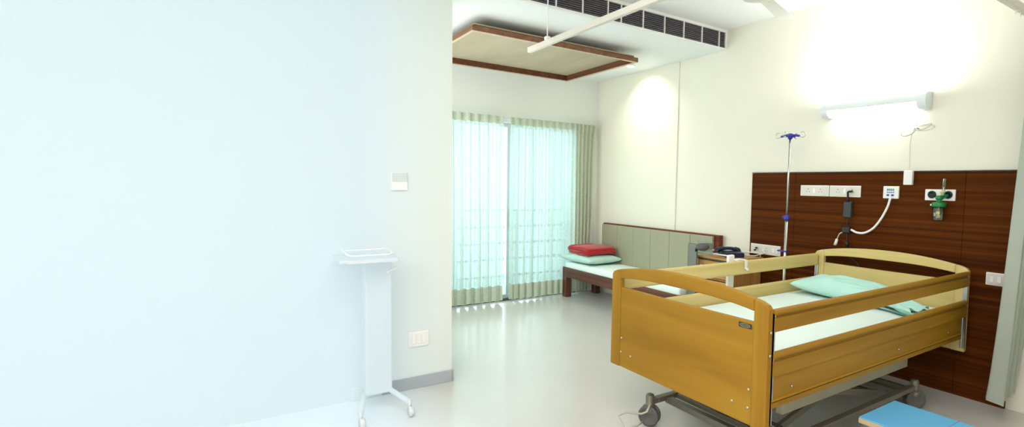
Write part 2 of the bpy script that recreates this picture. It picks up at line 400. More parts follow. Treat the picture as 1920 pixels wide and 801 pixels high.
bk = MB(); bx0, bx1 = .257, 2.146
bk.box(bx0, bx1, -.075, -.02, .30, .912, .003); bk.build('back_frame', 'redwood', sb)
for k in range(6):
    ww = (bx1-.06-bx0-.012)/6
    MB().box(bx0+.012+k*ww, bx0+.012+(k+1)*ww-.002, -.105, -.074, .36, .898, .006, 3).build('back_cushion', 'sofagreen', sb)

def cushion(w, d, h, c, rz=0, seed=0, wr=.01, nu=48, nv=36, sag=0):
    m = MB(); R = Matrix.Rotation(rz, 3, 'Z')
    def side(sgn):
        def f(u, v):
            x, y = 2*u-1, 2*v-1
            e = (1-abs(x)**2.6)*(1-abs(y)**2.6)
            # edges draw in between the corners
            px = x*(w/2)*(1-.07*(1-y*y)*abs(x)); py = y*(d/2)*(1-.09*(1-x*x)*abs(y))
            z = max(e, 0)**.42*h*(.5 if sgn > 0 else .5)
            nz = noise.noise(Vector((x*2.2+seed, y*2.2, sgn)))*wr*2+noise.noise(Vector((x*1.2+y*4+seed*3, y*7-x*3, sgn*2)))*wr
            z = sgn*(z+nz*e) if sgn > 0 else -z*.9
            return R @ Vector((px, py, z+sag*(x*x)))+Vector(c)
        return f
    m.grid(side(1), nu, nv); m.grid(side(-1), nu, nv)
    bmesh.ops.remove_doubles(m.bm, verts=m.bm.verts[:], dist=.0006)
    return m
o = cushion(.62, .50, .13, (.40, -.37, .495), .04, 3, .008).build('sofa_pillow', 'aqua_light', None, (.40, -.37, .435))
o['label'] = 'pale aqua pillow under the folded red blanket on the sofa bed'; o['category'] = 'pillow'
# folded red blanket: one sheet folded over three times
bl = MB()
def fold(u, v, side):
    pass
path = []
Lx, tz = .42, .027
for k in range(3):
    z = .021+k*.031
    xs = [i/10 for i in range(11)]
    if k % 2: xs = xs[::-1]
    for x in xs: path.append((x*Lx-Lx/2+(.012*k-.01), z+.004*math.sin(x*7+k*2)-.010*(abs(x-.5)*2)**4*(k)))
    if k < 2:
        xe = path[-1][0]; sg = 1 if k % 2 == 0 else -1
        for a in (30, 60, 90, 120, 150): path.append((xe+sg*.0165*math.sin(math.radians(a)), z+.0155-.0155*math.cos(math.radians(a))))
def offset(path, t):
    out = []
    for i, p in enumerate(path):
        a = Vector(path[max(i-1, 0)]); b = Vector(path[min(i+1, len(path)-1)]); d = (b-a).normalized(); n = Vector((-d.y, d.x))
        out.append((p[0]+n.x*t, p[1]+n.y*t))
    return out
pa, pb = offset(path, .0135), offset(path, -.0135)
loop = pa+pb[::-1]
RB = Matrix.Rotation(-.03, 3, 'Z')
def bf(u, v):
    i = int(round(u*len(loop))) % len(loop); p = loop[i]
    y = (v-.5)*.40*(1+.02*math.sin(p[0]*9+p[1]*60))
    q = Vector((p[0]+.01*math.sin(v*5), y, p[1]+.006*noise.noise(Vector((p[0]*9, y*9, 1)))-.016*(abs(v-.5)*2)**5))
    return RB @ q+Vector((.415, -.36, .556))
bl.grid(bf, len(loop), 30, close_u=True)
bl.bm.edges.ensure_lookup_table()
bmesh.ops.holes_fill(bl.bm, edges=[e for e in bl.bm.edges if e.is_boundary], sides=0)
o = bl.build('folded_blanket', 'red', None, (.415, -.36, .546)); o['label'] = 'red folded blanket lying on the pillow of the sofa bed'; o['category'] = 'blanket'

# grey metal stand with a rounded knob, between sofa bed and locker
gs = thing('equipment_stand', 'grey upright metal plate stand with dark rounded knob behind the bedside locker', 'stand', (2.24, -.55, 0))
MB().box(2.135+.045, 2.29, -.545, -.53, .02, .866, .012).build('upright_plate', 'greybox', gs)
part(MB().box(2.29, 2.47, -.54, -.532, .78, .90, .004).build('clear_guard', 'clear', gs), 'see-through plastic guard')
k = MB(); k.lathe([(0, -.034), (.03, -.030), (.055, -.012), (.06, .004), (.052, .022), (.03, .034), (0, .038)], (2.385, -.575, .85), 'Z', 20); k.build('knob', 'rubber', gs)
MB().tube([(2.27, -.537, .80), (2.30, -.56, .83), (2.35, -.575, .845)], .011, 8, 4).build('knob_arm', 'dark', gs)
MB().box(2.15, 2.36, -.60, -.505, 0, .022, .006).build('foot', 'greybox', gs)

# ------------------------------------------------------------------ bedside locker
lk = thing('bedside_locker', 'light wood bedside locker with white gallery rail beside the hospital bed', 'locker', (2.42, -.25, 0))
LX0, LX1, LY0, LY1 = 2.225, 2.62, -.475, -.05
cc = MB()
cc.box(LX0, LX0+.018, LY0+.02, LY1, .10, .735).box(LX1-.018, LX1, LY0+.02, LY1, .10, .735)
cc.box(LX0+.018, LX1-.018, LY1-.015, LY1, .10, .735).box(LX0+.018, LX1-.018, LY0+.02, LY1-.015, .10, .118).box(LX0+.018, LX1-.018, LY0+.02, LY1-.015, .55, .566)
cc.build('carcass', 'lockerZ', lk)
tp = MB(); tp.box(LX0-.015, LX1+.02, LY0-.01, LY1+.005, .742, .758, .003); tp.build('top', 'lockerX', lk)
part(MB().box(LX0-.013, LX1+.018, LY0-.008, LY1+.003, .728, .742).build('edge_band', 'edge', lk), 'dark edge under the top')
dr = MB().box(LX0+.02, LX1-.02, LY0, LY0+.019, .572, .722, .003).build('drawer', 'lockerX', lk)
MB().tube([(2.30, LY0, .675), (2.30, LY0-.028, .675), (2.31, LY0-.032, .675), (2.53, LY0-.032, .675), (2.54, LY0-.028, .675), (2.54, LY0, .675)], .006, 8).build('handle', 'white', dr)
dd = MB().box(LX0+.02, LX1-.02, LY0, LY0+.019, .12, .545, .003).build('door', 'lockerX', lk)
MB().tube([(2.30, LY0, .49), (2.30, LY0-.03, .49), (2.44, LY0-.03, .49), (2.44, LY0, .49)], .006, 8).build('handle', 'white', dd)
for x in (LX0-.006, LX1+.008):
    MB().tube([(x, LY0-.004, .05), (x, LY0-.004, .727)], .009, 10).build('corner_post', 'chrome', lk)
g = MB(); zr = .79
g.tube([(LX0+.02, LY1-.02, .758), (LX0, LY1-.02, zr), (LX0, LY0+.01, zr), (LX0+.02, LY0, zr), (LX1-.01, LY0, zr), (LX1+.004, LY0+.012, zr), (LX1+.004, LY0+.012, .758)], .006, 8)
g.tube([(LX1+.004, LY1-.02, .758), (LX1+.004, LY1-.02, zr), (LX0+.02, LY1-.02, zr)], .005, 8)
g.build('gallery_rail', 'white', lk)
for x in (LX0+.03, LX1-.03):
    for y in (LY0+.05, LY1-.04):
        cs = MB(); cs.lathe([(.028, -.012), (.03, -.008), (.03, .008), (.028, .012)], (x, y, .03), 'X', 18); cs.box(x-.016, x+.016, y-.012, y+.012, .05, .10, .004)
        cs.box(x-.017, x-.013, y-.01, y+.01, .03, .06).box(x+.013, x+.017, y-.01, y+.01, .03, .06)
        cs.build('caster', 'rubber', lk)

# telephone
ph = thing('telephone', 'dark navy desk telephone lying on the bedside locker', 'telephone', (2.45, -.28, .758))
m = MB(); m.prism([(-.10, .758), (.10, .758), (.10, .785), (.03, .81), (-.10, .80)], 'X', -.085, .085, .006)
RP = Matrix.Translation((2.455, -.27, 0)) @ Matrix.Rotation(math.radians(62), 4, 'Z'); bmesh.ops.transform(m.bm, matrix=RP, verts=m.bm.verts[:])
m.build('body', 'navy', ph)
m = MB(); m.tube([(-.0, -.105, .815), (0, -.095, .835), (0, -.05, .848), (0, 0, .852), (0, .05, .848), (0, .095, .835), (0, .105, .815)], [.026, .026, .022, .016, .015, .015, .015, .022, .026, .026], 12, 5)
bmesh.ops.transform(m.bm, matrix=Matrix.Translation((2.425, -.285, -.006)) @ Matrix.Rotation(math.radians(-28), 4, 'Z'), verts=m.bm.verts[:])
for v in m.bm.verts: v.co.z -= .016
m.build('handset', 'navy', ph)
m = MB()
for i in range(3):
    for j in range(4): m.box(-.02+i*.028, .0+i*.028, -.075+j*.02, -.062+j*.02, .785, .803, .002)
bmesh.ops.transform(m.bm, matrix=RP, verts=m.bm.verts[:]); m.build('keypad', 'charcoal', ph)
MB().tube([(2.50, -.15, .772), (2.58, -.10, .768), (2.66, -.06, .80), (2.62, -.035, .82), (2.64, -.03, .835)], .004, 6, 6).build('lead', 'white', ph)

# ------------------------------------------------------------------ head panel on the wall
hp = thing('headboard_panel', 'dark mahogany laminate panel on the wall behind the hospital bed', 'wall panel', (3.46, -.01, 0))
PXS = [2.467, 2.917, 4.178, 4.47]
g_ = .002
def slab(x0, x1, z0, z1): MB().box(x0, x1-g_, -.022, -.002, z0, z1-g_, .0008, 1).build('board', 'panel', hp)
slab(PXS[0], PXS[1], 0, .70); slab(PXS[0], PXS[1], .70, 1.522)
slab(PXS[1], PXS[2], 0, .40); slab(PXS[1], PXS[2], .40, 1.115); slab(PXS[1], PXS[2], 1.115, 1.522)
slab(PXS[2], PXS[3], 0, 1.522)
part(MB().box(PXS[0]-.004, PXS[3]+.002, -.024, 0, 1.522, 1.530, .001).build('top_edge', 'edge', hp), 'thin dark top edge')

# wall sockets -----------------------------------------------------------------
def prong(mb, x, y, z, s=1):
    for dx, dz, r in ((0, .014, .0045), (-.011, -.008, .0035), (.011, -.008, .0035)):
        mb.lathe([(r*s, 0), (r*s, .0015)], (x+dx*s, y, z+dz*s), 'Y', 10)
def socket_plate(x0, x1, z0, z1, label, socks, switches, group=None, yb=-.02):
    t = thing('wall_socket', label, 'socket', ((x0+x1)/2, yb, z0), group)
    MB().box(x0, x1, yb-.012, yb, z0, z1, .004, 3).build('plate', 'white', t)
    MB().box(x0+.008, x1-.008, yb-.0145, yb-.0119, z0+.008, z1-.008, .002).build('insert', 'offwhite', t)
    for x in socks:
        m = MB(); prong(m, x, yb-.0165, (z0+z1)/2); m.build('socket_holes', 'slot', t)
    for x in switches:
        MB().box(x-.011, x+.011, yb-.019, yb-.0145, (z0+z1)/2-.02, (z0+z1)/2+.02, .002).build('rocker_switch', 'white', t)
    return t
socket_plate(2.972, 3.226, 1.328, 1.418, 'left white double socket plate high on the mahogany panel', (3.045, 3.155), (3.10,))
socket_plate(3.232, 3.484, 1.328, 1.418, 'right white double socket plate holding the black plug', (3.305, 3.42), (3.362,))
t = socket_plate(2.486, 2.80, .782, .872, 'low white socket and switch plate behind the telephone', (2.56, 2.66), (2.735, 2.77))
m = MB(); m.lathe([(.008, 0), (.008, .02)], (2.56, -.057, .835), 'Y', 12).lathe([(.007, 0), (.007, .02)], (2.545, -.057, .815), 'Y', 12); m.build('plug_pin', 'dark', t)
socket_plate(4.326, 4.455+.05, .785, .868, 'white switch plate low on the panel beside the divider curtain', (), (4.36, 4.40, 4.44))
# nurse call module
nc = thing('call_module', 'square white wall module with small pale blue inserts and white hose', 'wall module', (3.71, -.02, 1.33))
MB().box(3.655, 3.765, -.038, -.02, 1.326, 1.418, .005, 3).build('plate', 'white', nc)
m = MB()
for i in range(4): m.box(3.683+i*.0135, 3.693+i*.0135, -.040, -.0375, 1.383, 1.40)
m.box(3.683, 3.736, -.040, -.0375, 1.368, 1.376)
m.build('display', 'bluescr', nc)
m = MB(); m.box(3.683, 3.700, -.041, -.0375, 1.345, 1.358).box(3.715, 3.733, -.041, -.0375, 1.345, 1.358); m.build('button', 'blue', nc)
MB().tube([(3.71, -.035, 1.335), (3.712, -.05, 1.315), (3.70, -.055, 1.26), (3.66, -.06, 1.17), (3.61, -.06, 1.10), (3.55, -.06, 1.060), (3.49, -.06, 1.055), (3.44, -.06, 1.075)], .0085, 10, 8).build('hose', 'white', nc)

# hand light / adaptor chain
pa_ = thing('power_adaptor', 'black power adaptor hanging by its cord from the wall socket', 'adaptor', (3.40, -.05, .9))
MB().tube([(3.42, -.03, 1.373), (3.42, -.062, 1.373), (3.404, -.066, 1.367), (3.401, -.06, 1.35), (3.40, -.055, 1.295)], .008, 8, 4).build('plug', 'dark', pa_)
MB().box(3.367, 3.432, -.062, -.024, 1.165, 1.292, .009, 3).build('adaptor_body', 'charcoal', pa_)
MB().tube([(3.40, -.045, 1.17), (3.404, -.05, 1.10), (3.408, -.05, 1.0), (3.412, -.05, .93), (3.43, -.045, .86), (3.50, -.04, .80), (3.56, -.035, .62), (3.52, -.035, .46)], .0045, 8, 6).build('cord', 'dark', pa_)
m = MB(); m.tube([(3.409, -.05, .985), (3.41, -.05, .968), (3.412, -.05, .955), (3.413, -.05, .93)], [.008, .012, .012, .007], 10); m.build('inline_connector', 'dark', pa_)
m = MB(); m.box(3.37, 3.435, -.075, -.03, 1.045, 1.095, .010, 3).tube([(3.34, -.04, 1.093), (3.40, -.045, 1.088)], .004, 6); m.build('cable_clip', 'dark', pa_)
cw = thing('call_handset', 'small white call bell on a short lead clipped to the black adaptor cord', 'call bell', (3.33, -.05, .94))
MB().tube([(3.375, -.06, 1.05), (3.35, -.06, 1.035), (3.332, -.055, 1.0), (3.328, -.055, .985)], .004, 8, 5).build('lead', 'offwhite', cw)
MB().tube([(3.328, -.055, .99), (3.322, -.055, .965), (3.314, -.055, .94)], [.010, .012, .012], 12).build('bell_push', 'white', cw)

# oxygen outlet with humidifier
go = thing('gas_outlet', 'white gas outlet plate with two round black ports', 'outlet', (4.03, -.02, 1.32))
MB().box(3.938, 4.125, -.032, -.02, 1.322, 1.40, .003).build('plate', 'white', go)
for x in (3.983, 4.083):
    m = MB(); m.lathe([(.025, 0), (.027, -.003), (.025, -.008), (.016, -.009), (.015, -.004), (0, -.004)][::-1], (x, -.032, 1.363), 'Y', 24); m.build('port', 'dark', go)
ox = thing('oxygen_humidifier', 'clear humidifier bottle with green cap plugged into the gas outlet', 'humidifier', (4.06, -.08, 1.18))
bxx, byy = 4.05, -.085
m = MB(); m.lathe([(.0, 1.186), (.030, 1.187), (.036, 1.194), (.036, 1.286), (.034, 1.286), (.034, 1.196), (0, 1.192)], (bxx, byy, 0)); m.build('bottle', 'clear', ox)
m = MB(); m.lathe([(.0, 1.279), (.040, 1.279), (.043, 1.285), (.043, 1.305), (.038, 1.311), (.018, 1.313), (.014, 1.326), (.022, 1.332), (.022, 1.352), (.014, 1.358), (0, 1.358)], (bxx, byy, 0)); m.tube([(bxx, byy, 1.342), (4.083, -.04, 1.358)], .012, 10); m.build('green_cap', 'green', ox)
MB().tube([(4.066, byy+.005, 1.345), (4.070, byy+.005, 1.38), (4.074, byy+.005, 1.472)], .0115, 12).build('flow_tube', 'clear', ox)
m = MB(); m.lathe([(0, 1.205), (.012, 1.205), (.014, 1.22), (.005, 1.225), (.005, 1.28), (0, 1.28)], (bxx, byy, 0)); m.build('dip_tube', 'white', ox)
m = MB(); m.box(bxx+.001, bxx+.022, byy-.0385, byy-.034, 1.232, 1.25); m.build('label_band', 'yellow', ox); MB().lathe([(0, 0), (.013, 0), (.013, .012), (0, .012)], (bxx+.018, byy-.012, 1.372)).build('flow_knob', 'yellow', ox)
MB().lathe([(.007, 0), (.007, .015)], (bxx-.052, byy, 1.292), 'X', 12).build('spout', 'white', ox)

# small switch box over panel edge and the coiled lamp cord
sw = thing('switch_box', 'small white switch box with orange indicator straddling the panel top', 'switch', (3.83, -.02, 1.43))
MB().box(3.798, 3.858, -.055, -.024, 1.428, 1.532, .006, 3).build('box', 'white', sw)
MB().box(3.796, 3.803, -.047, -.032, 1.44, 1.50, .002).build('indicator', 'orange', sw)
lc = thing('lamp_cord', 'thin ivory cord coiled below the wall lamp and running down to the switch box', 'cord', (3.85, -.02, 1.532))
m = MB()
m.tube([(3.855, -.03, 1.97), (3.853, -.03, 1.90), (3.858, -.03, 1.848), (3.85, -.032, 1.83), (3.832, -.034, 1.80), (3.822, -.034, 1.72), (3.824, -.034, 1.62), (3.83, -.036, 1.53)], .0032, 8, 8)
def loopc(cx, cz, rx, rz, tilt, turns, y0):
    pts = []
    for i in range(int(turns*16)+1):
        a = i/16*2*PI
        x, z = rx*math.cos(a)*(1-.04*i/16), rz*math.sin(a)*(1-.08*i/16)
        pts.append((cx+x*math.cos(tilt)-z*math.sin(tilt), y0-.0022*(i % 16)/4-.004*i/16, cz+x*math.sin(tilt)+z*math.cos(tilt)))
    return pts
m.tube(loopc(3.808, 1.812, .055, .030, .35, 2.6, -.03), .0027, 6)
m.tube(loopc(3.905, 1.838, .052, .017, .30, 2.7, -.03), .0027, 6)
m.tube(loopc(3.915, 1.83, .060, .020, .05, 1.2, -.03), .0027, 6)
m.build('cord_coil', 'offwhite', lc)
m = MB(); m.box(3.847, 3.875, -.045, -.025, 1.818, 1.832, .003); m.build('cable_tie', 'slot', lc)

# ------------------------------------------------------------------ wall lamp
wlp = thing('wall_lamp', 'white tubular wall lamp glowing above the hospital bed', 'lamp', (3.55, 0, 2.0))
prof = []
for i in range(15):
    a = math.radians(-60+i*150/14)          # housing: upper shell
    prof.append((-.055-.052*math.cos(a), 2.018+.062*math.sin(a)))
shell = [(0, 2.078), (-.02, 2.082)]+[(y, z) for y, z in prof[::-1] if z > 2.02]+[(-.104, 2.012), (-.09, 2.012), (0, 2.012)]
MB().prism(shell, 'X', 3.185, 3.90).build('housing', 'lampbody', wlp)
dif = [(0, 2.010), (-.103, 2.010), (-.100, 1.992), (-.088, 1.974), (-.068, 1.964), (0, 1.962)]
MB().prism(dif, 'X', 3.225, 3.875).build('diffuser', 'tube', wlp)
for x0, x1 in ((3.165, 3.224), (3.876, 3.94)):
    m = MB(); pts = [(0, 1.958), (-.066, 1.960)]+[(-.058-.054*math.cos(math.radians(a)), 2.020+.062*math.sin(math.radians(a))) for a in range(-60, 100, 12)]+[(0, 2.085)]
    m.prism(pts, 'X', x0, x1, .006); m.build('end_cap', 'lampbody', wlp)

# ------------------------------------------------------------------ drip stand
iv = thing('drip_stand', 'steel drip stand with royal blue hook head beside the bed', 'drip stand', (3.045, -.32, 0))
ix, iy = 3.045, -.32
m = MB(); m.tube([(ix, iy, .10), (ix, iy, 1.15)], .0125, 14); m.build('lower_pole', 'chrome', iv)
m = MB(); m.tube([(ix, iy, 1.15), (ix, iy, 1.80)], .008, 12); m.build('upper_pole', 'chrome', iv)
m = MB(); m.lathe([(.0, 1.13), (.018, 1.13), (.021, 1.14), (.021, 1.16), (.014, 1.17), (0, 1.17)], (ix, iy, 0)); m.lathe([(.012, 0), (.012, .018)], (ix-.035, iy, 1.15), 'X', 12); m.build('height_collar', 'blue', iv)
m = MB(); m.box(ix-.07, ix+.02, iy-.016, iy+.016, .868, .880, .004); m.build('clamp', 'blue', iv)
m = MB(); m.lathe([(0, 1.785), (.014, 1.785), (.022, 1.80), (.026, 1.815), (.018, 1.83), (0, 1.832)], (ix, iy, 0))
hd = []
for a in (8, 98, 188, 278):
    a = math.radians(a); dx, dy = math.cos(a), math.sin(a)
    m.tube([(ix, iy, 1.815), (ix+dx*.05, iy+dy*.05, 1.813), (ix+dx*.078, iy+dy*.078, 1.808)], [.011, .010, .008], 10)
    hd.append((dx, dy))
m.build('hook_head', 'blue', iv)
for dx, dy in hd:
    pts = [(ix+dx*(.07+.0), iy+dy*.07, 1.808)]
    for k_ in range(11):
        a = math.radians(-120+k_*26)
        r_ = .022; pts.append((ix+dx*(.103+r_*math.cos(a)), iy+dy*(.103+r_*math.cos(a)), 1.818+r_*math.sin(a)))
    MB().tube(pts, .0035, 8, 2).build('hook', 'chrome', iv)
for k_ in range(5):
    a = math.radians(20+k_*72); dx, dy = math.cos(a)*.24, math.sin(a)*.24
    m = MB(); m.tube([(ix, iy, .11), (ix+dx, iy+dy, .075)], .013, 8); m.build('foot', 'chrome', iv)
    m = MB(); m.lathe([(.028, -.01), (.03, -.006), (.03, .006), (.028, .010)], (ix+dx, iy+dy, .03), 'X', 16); m.tube([(ix+dx, iy+dy, .05), (ix+dx, iy+dy, .082)], .010, 8); m.build('caster', 'rubber', iv)

# ------------------------------------------------------------------ hospital bed
bd = thing('hospital_bed', 'oak hospital bed with raised side rails on a grey wheeled base', 'bed', (3.73, -1.18, 0))
BX0, BX1 = 3.192, 4.266
BYF, BYH, TH = -2.235, -.133, .034
ZT, ZB = .888, .334
def arc(x, z0, zm):      # arched edge between the posts
    t = (x-(BX0+BX1)/2)/((BX1-BX0)/2); return zm-(zm-z0)*abs(t)**2.15
def end_board(y, nm, wd):
    y0, y1 = y, y+TH
    eb = MB()
    PW = .078
    # left and right posts with softened top corners
    b_ = None
    lp = [(BX0, ZB), (BX0+PW, ZB), (BX0+PW, arc(BX0+PW, ZT, .945)), (BX0+.045, arc(BX0+.045, ZT, .945)), (BX0+.015, ZT-.002), (BX0+.003, ZT-.018)]
    rp = [(BX0+BX1-x, z) for x, z in lp][::-1]
    board = MB(); n = 18
    xs = [BX0+PW+.0005+(BX1-BX0-2*PW-.001)*i/n for i in range(n+1)]
    pt = lambda x: .801-.004*math.cos((x-(BX0+BX1)/2)*3)
    poly = [(xs[0], ZB+.002)]+[(xs[-1], ZB+.002)]+[(x, pt(x)) for x in xs[::-1]]
    board.prism(poly, 'Y', y0+.005, y1-.005, .003)
    e = board.build(nm, wd+'X', bd)
    MB().prism(lp, 'Y', y0, y1, .005).build('post', wd+'Z', e); MB().prism(rp, 'Y', y0, y1, .005).build('post', wd+'Z', e)
    top = [(x, arc(x, ZT, .945)) for x in xs]; bot = [(x, .873-(.873-.835)*abs((x-(BX0+BX1)/2)/((BX1-BX0)/2))**3) for x in xs[::-1]]
    MB().prism(top+bot, 'Y', y0, y1, .006).build('arched_rail', wd+'X', e)
    return e
fb_ = end_board(BYF, 'footboard', 'oak'); hb_ = end_board(BYH, 'headboard', 'pale_oak')
for x, z in ((3.286, .505), (3.284, .423), (3.37, .419), (4.172, .496), (4.085, .415), (4.171, .413)):
    m = MB(); m.lathe([(0, -.004), (.005, -.004), (.0065, -.002), (.0065, .002)], (x, BYF+.005, z), 'Y', 12); m.build('screw', 'chrome', fb_)
m = MB(); m.box(4.108, 4.178, BYF+.002, BYF+.0052, .766, .788, .0015); bg = m.build('badge', 'badge', fb_); bg['label'] = 'small black maker badge with silver oval lettering'
m = MB()
ov = [(4.143+.026*math.cos(a*PI/12), BYF+.0018, .777+.0075*math.sin(a*PI/12)) for a in range(25)]
m.tube(ov, .0009, 5, caps=False)
for k_ in range(6):
    x = 4.126+k_*.0062
    m.tube([(x, BYF+.0015, .7735), (x+.001, BYF+.0015, .780), (x+.003, BYF+.0015, .7745), (x+.0045, BYF+.0015, .777)], .0007, 4)
m.build('badge_lettering', 'silver', bg)
# side rails ---------------------------------------------------------------
def rail_prof(x, sg, z0, z1):
    # x = outer face, sg = +1 when the outside is +X ; bead along the top and a groove under it
    t = .026; h = z1-z0
    P_ = [(0, 0), (0, h*.62), (-.007, h*.63), (-.009, h*.68), (-.006, h*.72), (.002, h*.76), (.004, h*.86), (0, h*.95), (-.008, h), (-.018, h), (-.024, h*.95), (-.027, h*.86), (-t, h*.74), (-t, h*.1), (-t+.004, 0)]
    return [(x+sg*a, z0+b) for a, b in P_]
def side_rail(x, sg, label, wd):
    ya, yb = BYF+TH+.001, BYH-.001
    r = MB().prism(rail_prof(x, sg, .772, .868), 'Y', ya, yb).build('side_rail', wd, bd); r['label'] = label
    l = MB().prism(rail_prof(x, sg, .575, .680), 'Y', ya, yb).build('lower_bar', wd, r)
    MB().prism([(x-sg*.008, .445), (x-sg*.008, .574), (x-sg*.026, .574), (x-sg*.026, .445)], 'Y', ya, yb-.07).build('side_board', 'oakY', r)
    lip = MB().prism(rail_prof(x-sg*.001, sg, .436, .474), 'Y', ya, yb-.075); lip.build('bottom_lip', 'oakY', r)
    for yy, s2 in ((BYF+TH, 1), (BYH, -1)):
        g = MB(); a, b = sorted((yy, yy+s2*.010))
        xa, xb = sorted((x-sg*.003-sg*.001, x-sg*.030))
        g.box(xa, xa+.007, a, b, .36, .90-.05).box(xb-.007, xb, a, b, .36, .90-.05).box(xa, xb, a if s2 > 0 else b-.003, a+.003 if s2 > 0 else b, .36, .85)
        g.build('guide_channel', 'chrome', r)
    return r
near = side_rail(BX1+.006, 1, 'near side rail raised between foot and head boards', 'oakY')
far = side_rail(BX0+.006, -1, 'far side rail raised along the locker side', 'pale_oakY')
for y in (-2.05, -1.05, -.40):
    MB().lathe([(.0, .003), (.006, .003), (.007, 0), (.0, 0)][::-1], (BX1+.0005, y, .505), 'X', 10).build('screw', 'chrome', near)
for z in (.70, .80): MB().lathe([(0, .004), (.007, .003), (.008, 0), (0, 0)][::-1], (BX1+.0005-.0, BYF+.017, z-.03), 'X', 12).build('screw', 'chrome', fb_)
MB().lathe([(0, .003), (.008, .002), (.009, 0), (0, 0)][::-1], (4.243, BYH+.012, .8875), 'Z', 12).build('screw', 'chrome', hb_)
# mattress and platform
mattress(BX0+.045, BX1-.045, BYF+TH+.006, BYH-.006, .475, .600, .03).build('mattress', 'sheet', bd)
m = MB(); m.box(BX0+.05, BX1-.05, BYF+TH+.02, BYH-.02, .445, .474, .003)
for y in (-2.15, -1.6, -1.2, -.75, -.25): m.box(BX0+.06, BX1-.06, y-.02, y+.02, .415, .446)
m.build('mattress_platform', 'palemetal', bd)
m = MB(); m.box(3.30, 3.35, -2.15, -.42, .36, .415, .004).box(4.08, 4.13, -2.15, -.42, .345, .415, .004).box(3.35, 4.08, -2.10, -2.05, .36, .41, .004).box(3.35, 4.08, -.50, -.45, .36, .41, .004).box(3.35, 4.08, -1.3, -1.22, .36, .41, .004)
m.build('upper_frame', 'palemetal', bd)
# chassis
m = MB(); m.box(4.06, 4.10, -1.86, -.53, .262, .344, .005).box(3.52, 3.60, -1.76, -.33, .262, .355, .006).box(3.60, 4.06, -1.5, -1.42, .27, .34, .004).box(3.60, 4.06, -.62, -.54, .27, .34, .004); m.build('lift_frame', 'liftmetal', bd)
m = MB()
CX0, CX1, CY0, CY1 = 3.385, 4.15, -2.10, -.50
m.box(CX0-.005, CX0+.035, CY0+.05, CY1-.05, .125, .155, .004).box(CX1-.035, CX1+.005, CY0+.05, CY1-.05, .125, .155, .004)
m.box(CX0+.02, CX1-.02, -1.985, -1.945, .11, .145, .004).box(CX0+.02, CX1-.02, -1.90, -1.85, .12, .15, .004)
m.box(CX0+.02, CX1-.02, -.70, -.66, .12, .15, .004).box(CX0+.02, CX1-.02, -.58, -.55, .12, .145, .004)
ch = m.build('chassis', 'greymetal', bd)
for k_, (xa) in enumerate((3.47, 4.03)):
    for ya, za, yb, zb in ((-1.80, .15, -.85, .37), (-.85, .15, -1.80, .37)):
        d = Vector((0, yb-ya, zb-za)); n_ = Vector((0, -d.z, d.y)).normalized()*.018
        xo = xa if yb > ya else xa+.03
        MB().prism([(ya-n_.y, za-n_.z), (yb-n_.y, zb-n_.z), (yb+n_.y, zb+n_.z), (ya+n_.y, za+n_.z)], 'X', xo-.01, xo+.012).build('scissor_arm', 'greymetal', bd)
        MB().lathe([(0, -.022), (.014, -.022), (.014, .024), (0, .024)], (xo, (ya+yb)/2, (za+zb)/2), 'X', 14).build('pivot', 'chrome', bd)
m = MB(); m.tube([(3.75, -1.88, .17), (3.75, -1.45, .25)], .028, 14).tube([(3.75, -1.45, .25), (3.75, -1.0, .33)], .014, 12).box(3.71, 3.80, -1.90, -1.76, .14, .23, .01); m.build('lift_motor', 'charcoal', bd)
for y_, z_ in ((-.83, .145), (-1.80, .17)): MB().tube([(3.48, y_, z_), (4.06, y_, z_)], .009, 8).build('cross_shaft', 'dark', bd)
pts = [(4.12+.014*math.cos(i*.9), -2.14+i*.0022, .385+.014*math.sin(i*.9)) for i in range(70)]
MB().tube(pts, .0035, 6).build('coiled_cable', 'dark', bd)
for cx_, cy_, rot in ((CX0+.015, CY0, .5), (CX1-.015, CY0, .2), (CX0+.015, CY1, 1.2), (CX1-.015, CY1, .9)):
    cst = MB(); cst.lathe([(0, .075), (.030, .076), (.033, .082), (.033, .108), (.025, .113), (.025, .172), (.021, .183), (0, .185)], (cx_, cy_, 0), 'Z', 20)
    sgn = 1 if cy_ < -1 else -1
    cst.box(cx_-.014, cx_+.014, min(cy_, cy_+sgn*.07), max(cy_, cy_+sgn*.07), .122, .150, .003)
    c_ = cst.build('caster', 'greymetal', bd)
    R4 = Matrix.Translation((cx_, cy_, 0)) @ Matrix.Rotation(rot, 4, 'Z')
    for off in (-.020, .020):
        w_ = MB(); w_.lathe([(0, off-.007), (.040, off-.008), (.045, off-.011), (.057, off-.010), (.061, off-.004), (.061, off+.004), (.057, off+.010), (.045, off+.011), (.040, off+.008), (0, off+.007)], (.0, 0, .061), 'Y', 26)
        bmesh.ops.transform(w_.bm, matrix=R4, verts=w_.bm.verts[:]); w_.build('wheel', 'rubber', c_)
    hk = MB(); hk.box(-.02, .03, -.009, .009, .045, .09, .004); bmesh.ops.transform(hk.bm, matrix=R4, verts=hk.bm.verts[:]); hk.build('fork', 'greymetal', c_)
    if cy_ < -1:
        br = MB(); ex = -1 if cx_ < 3.7 else 1
        br.tube([(cx_+.02, cy_-.01, .138), (cx_+.03, cy_-.05, .10), (cx_+.005, cy_-.065, .083), (cx_-.01, cy_-.085, .083), (cx_-.02, cy_-.16, .105), (cx_-.045, cy_-.195, .085), (cx_-.045+.09, cy_-.215, .06), (cx_+.055, cy_-.14, .05), (cx_+.03, cy_-.08, .05)], .006, 8)
        br.build('brake_bar', 'palemetal', c_)

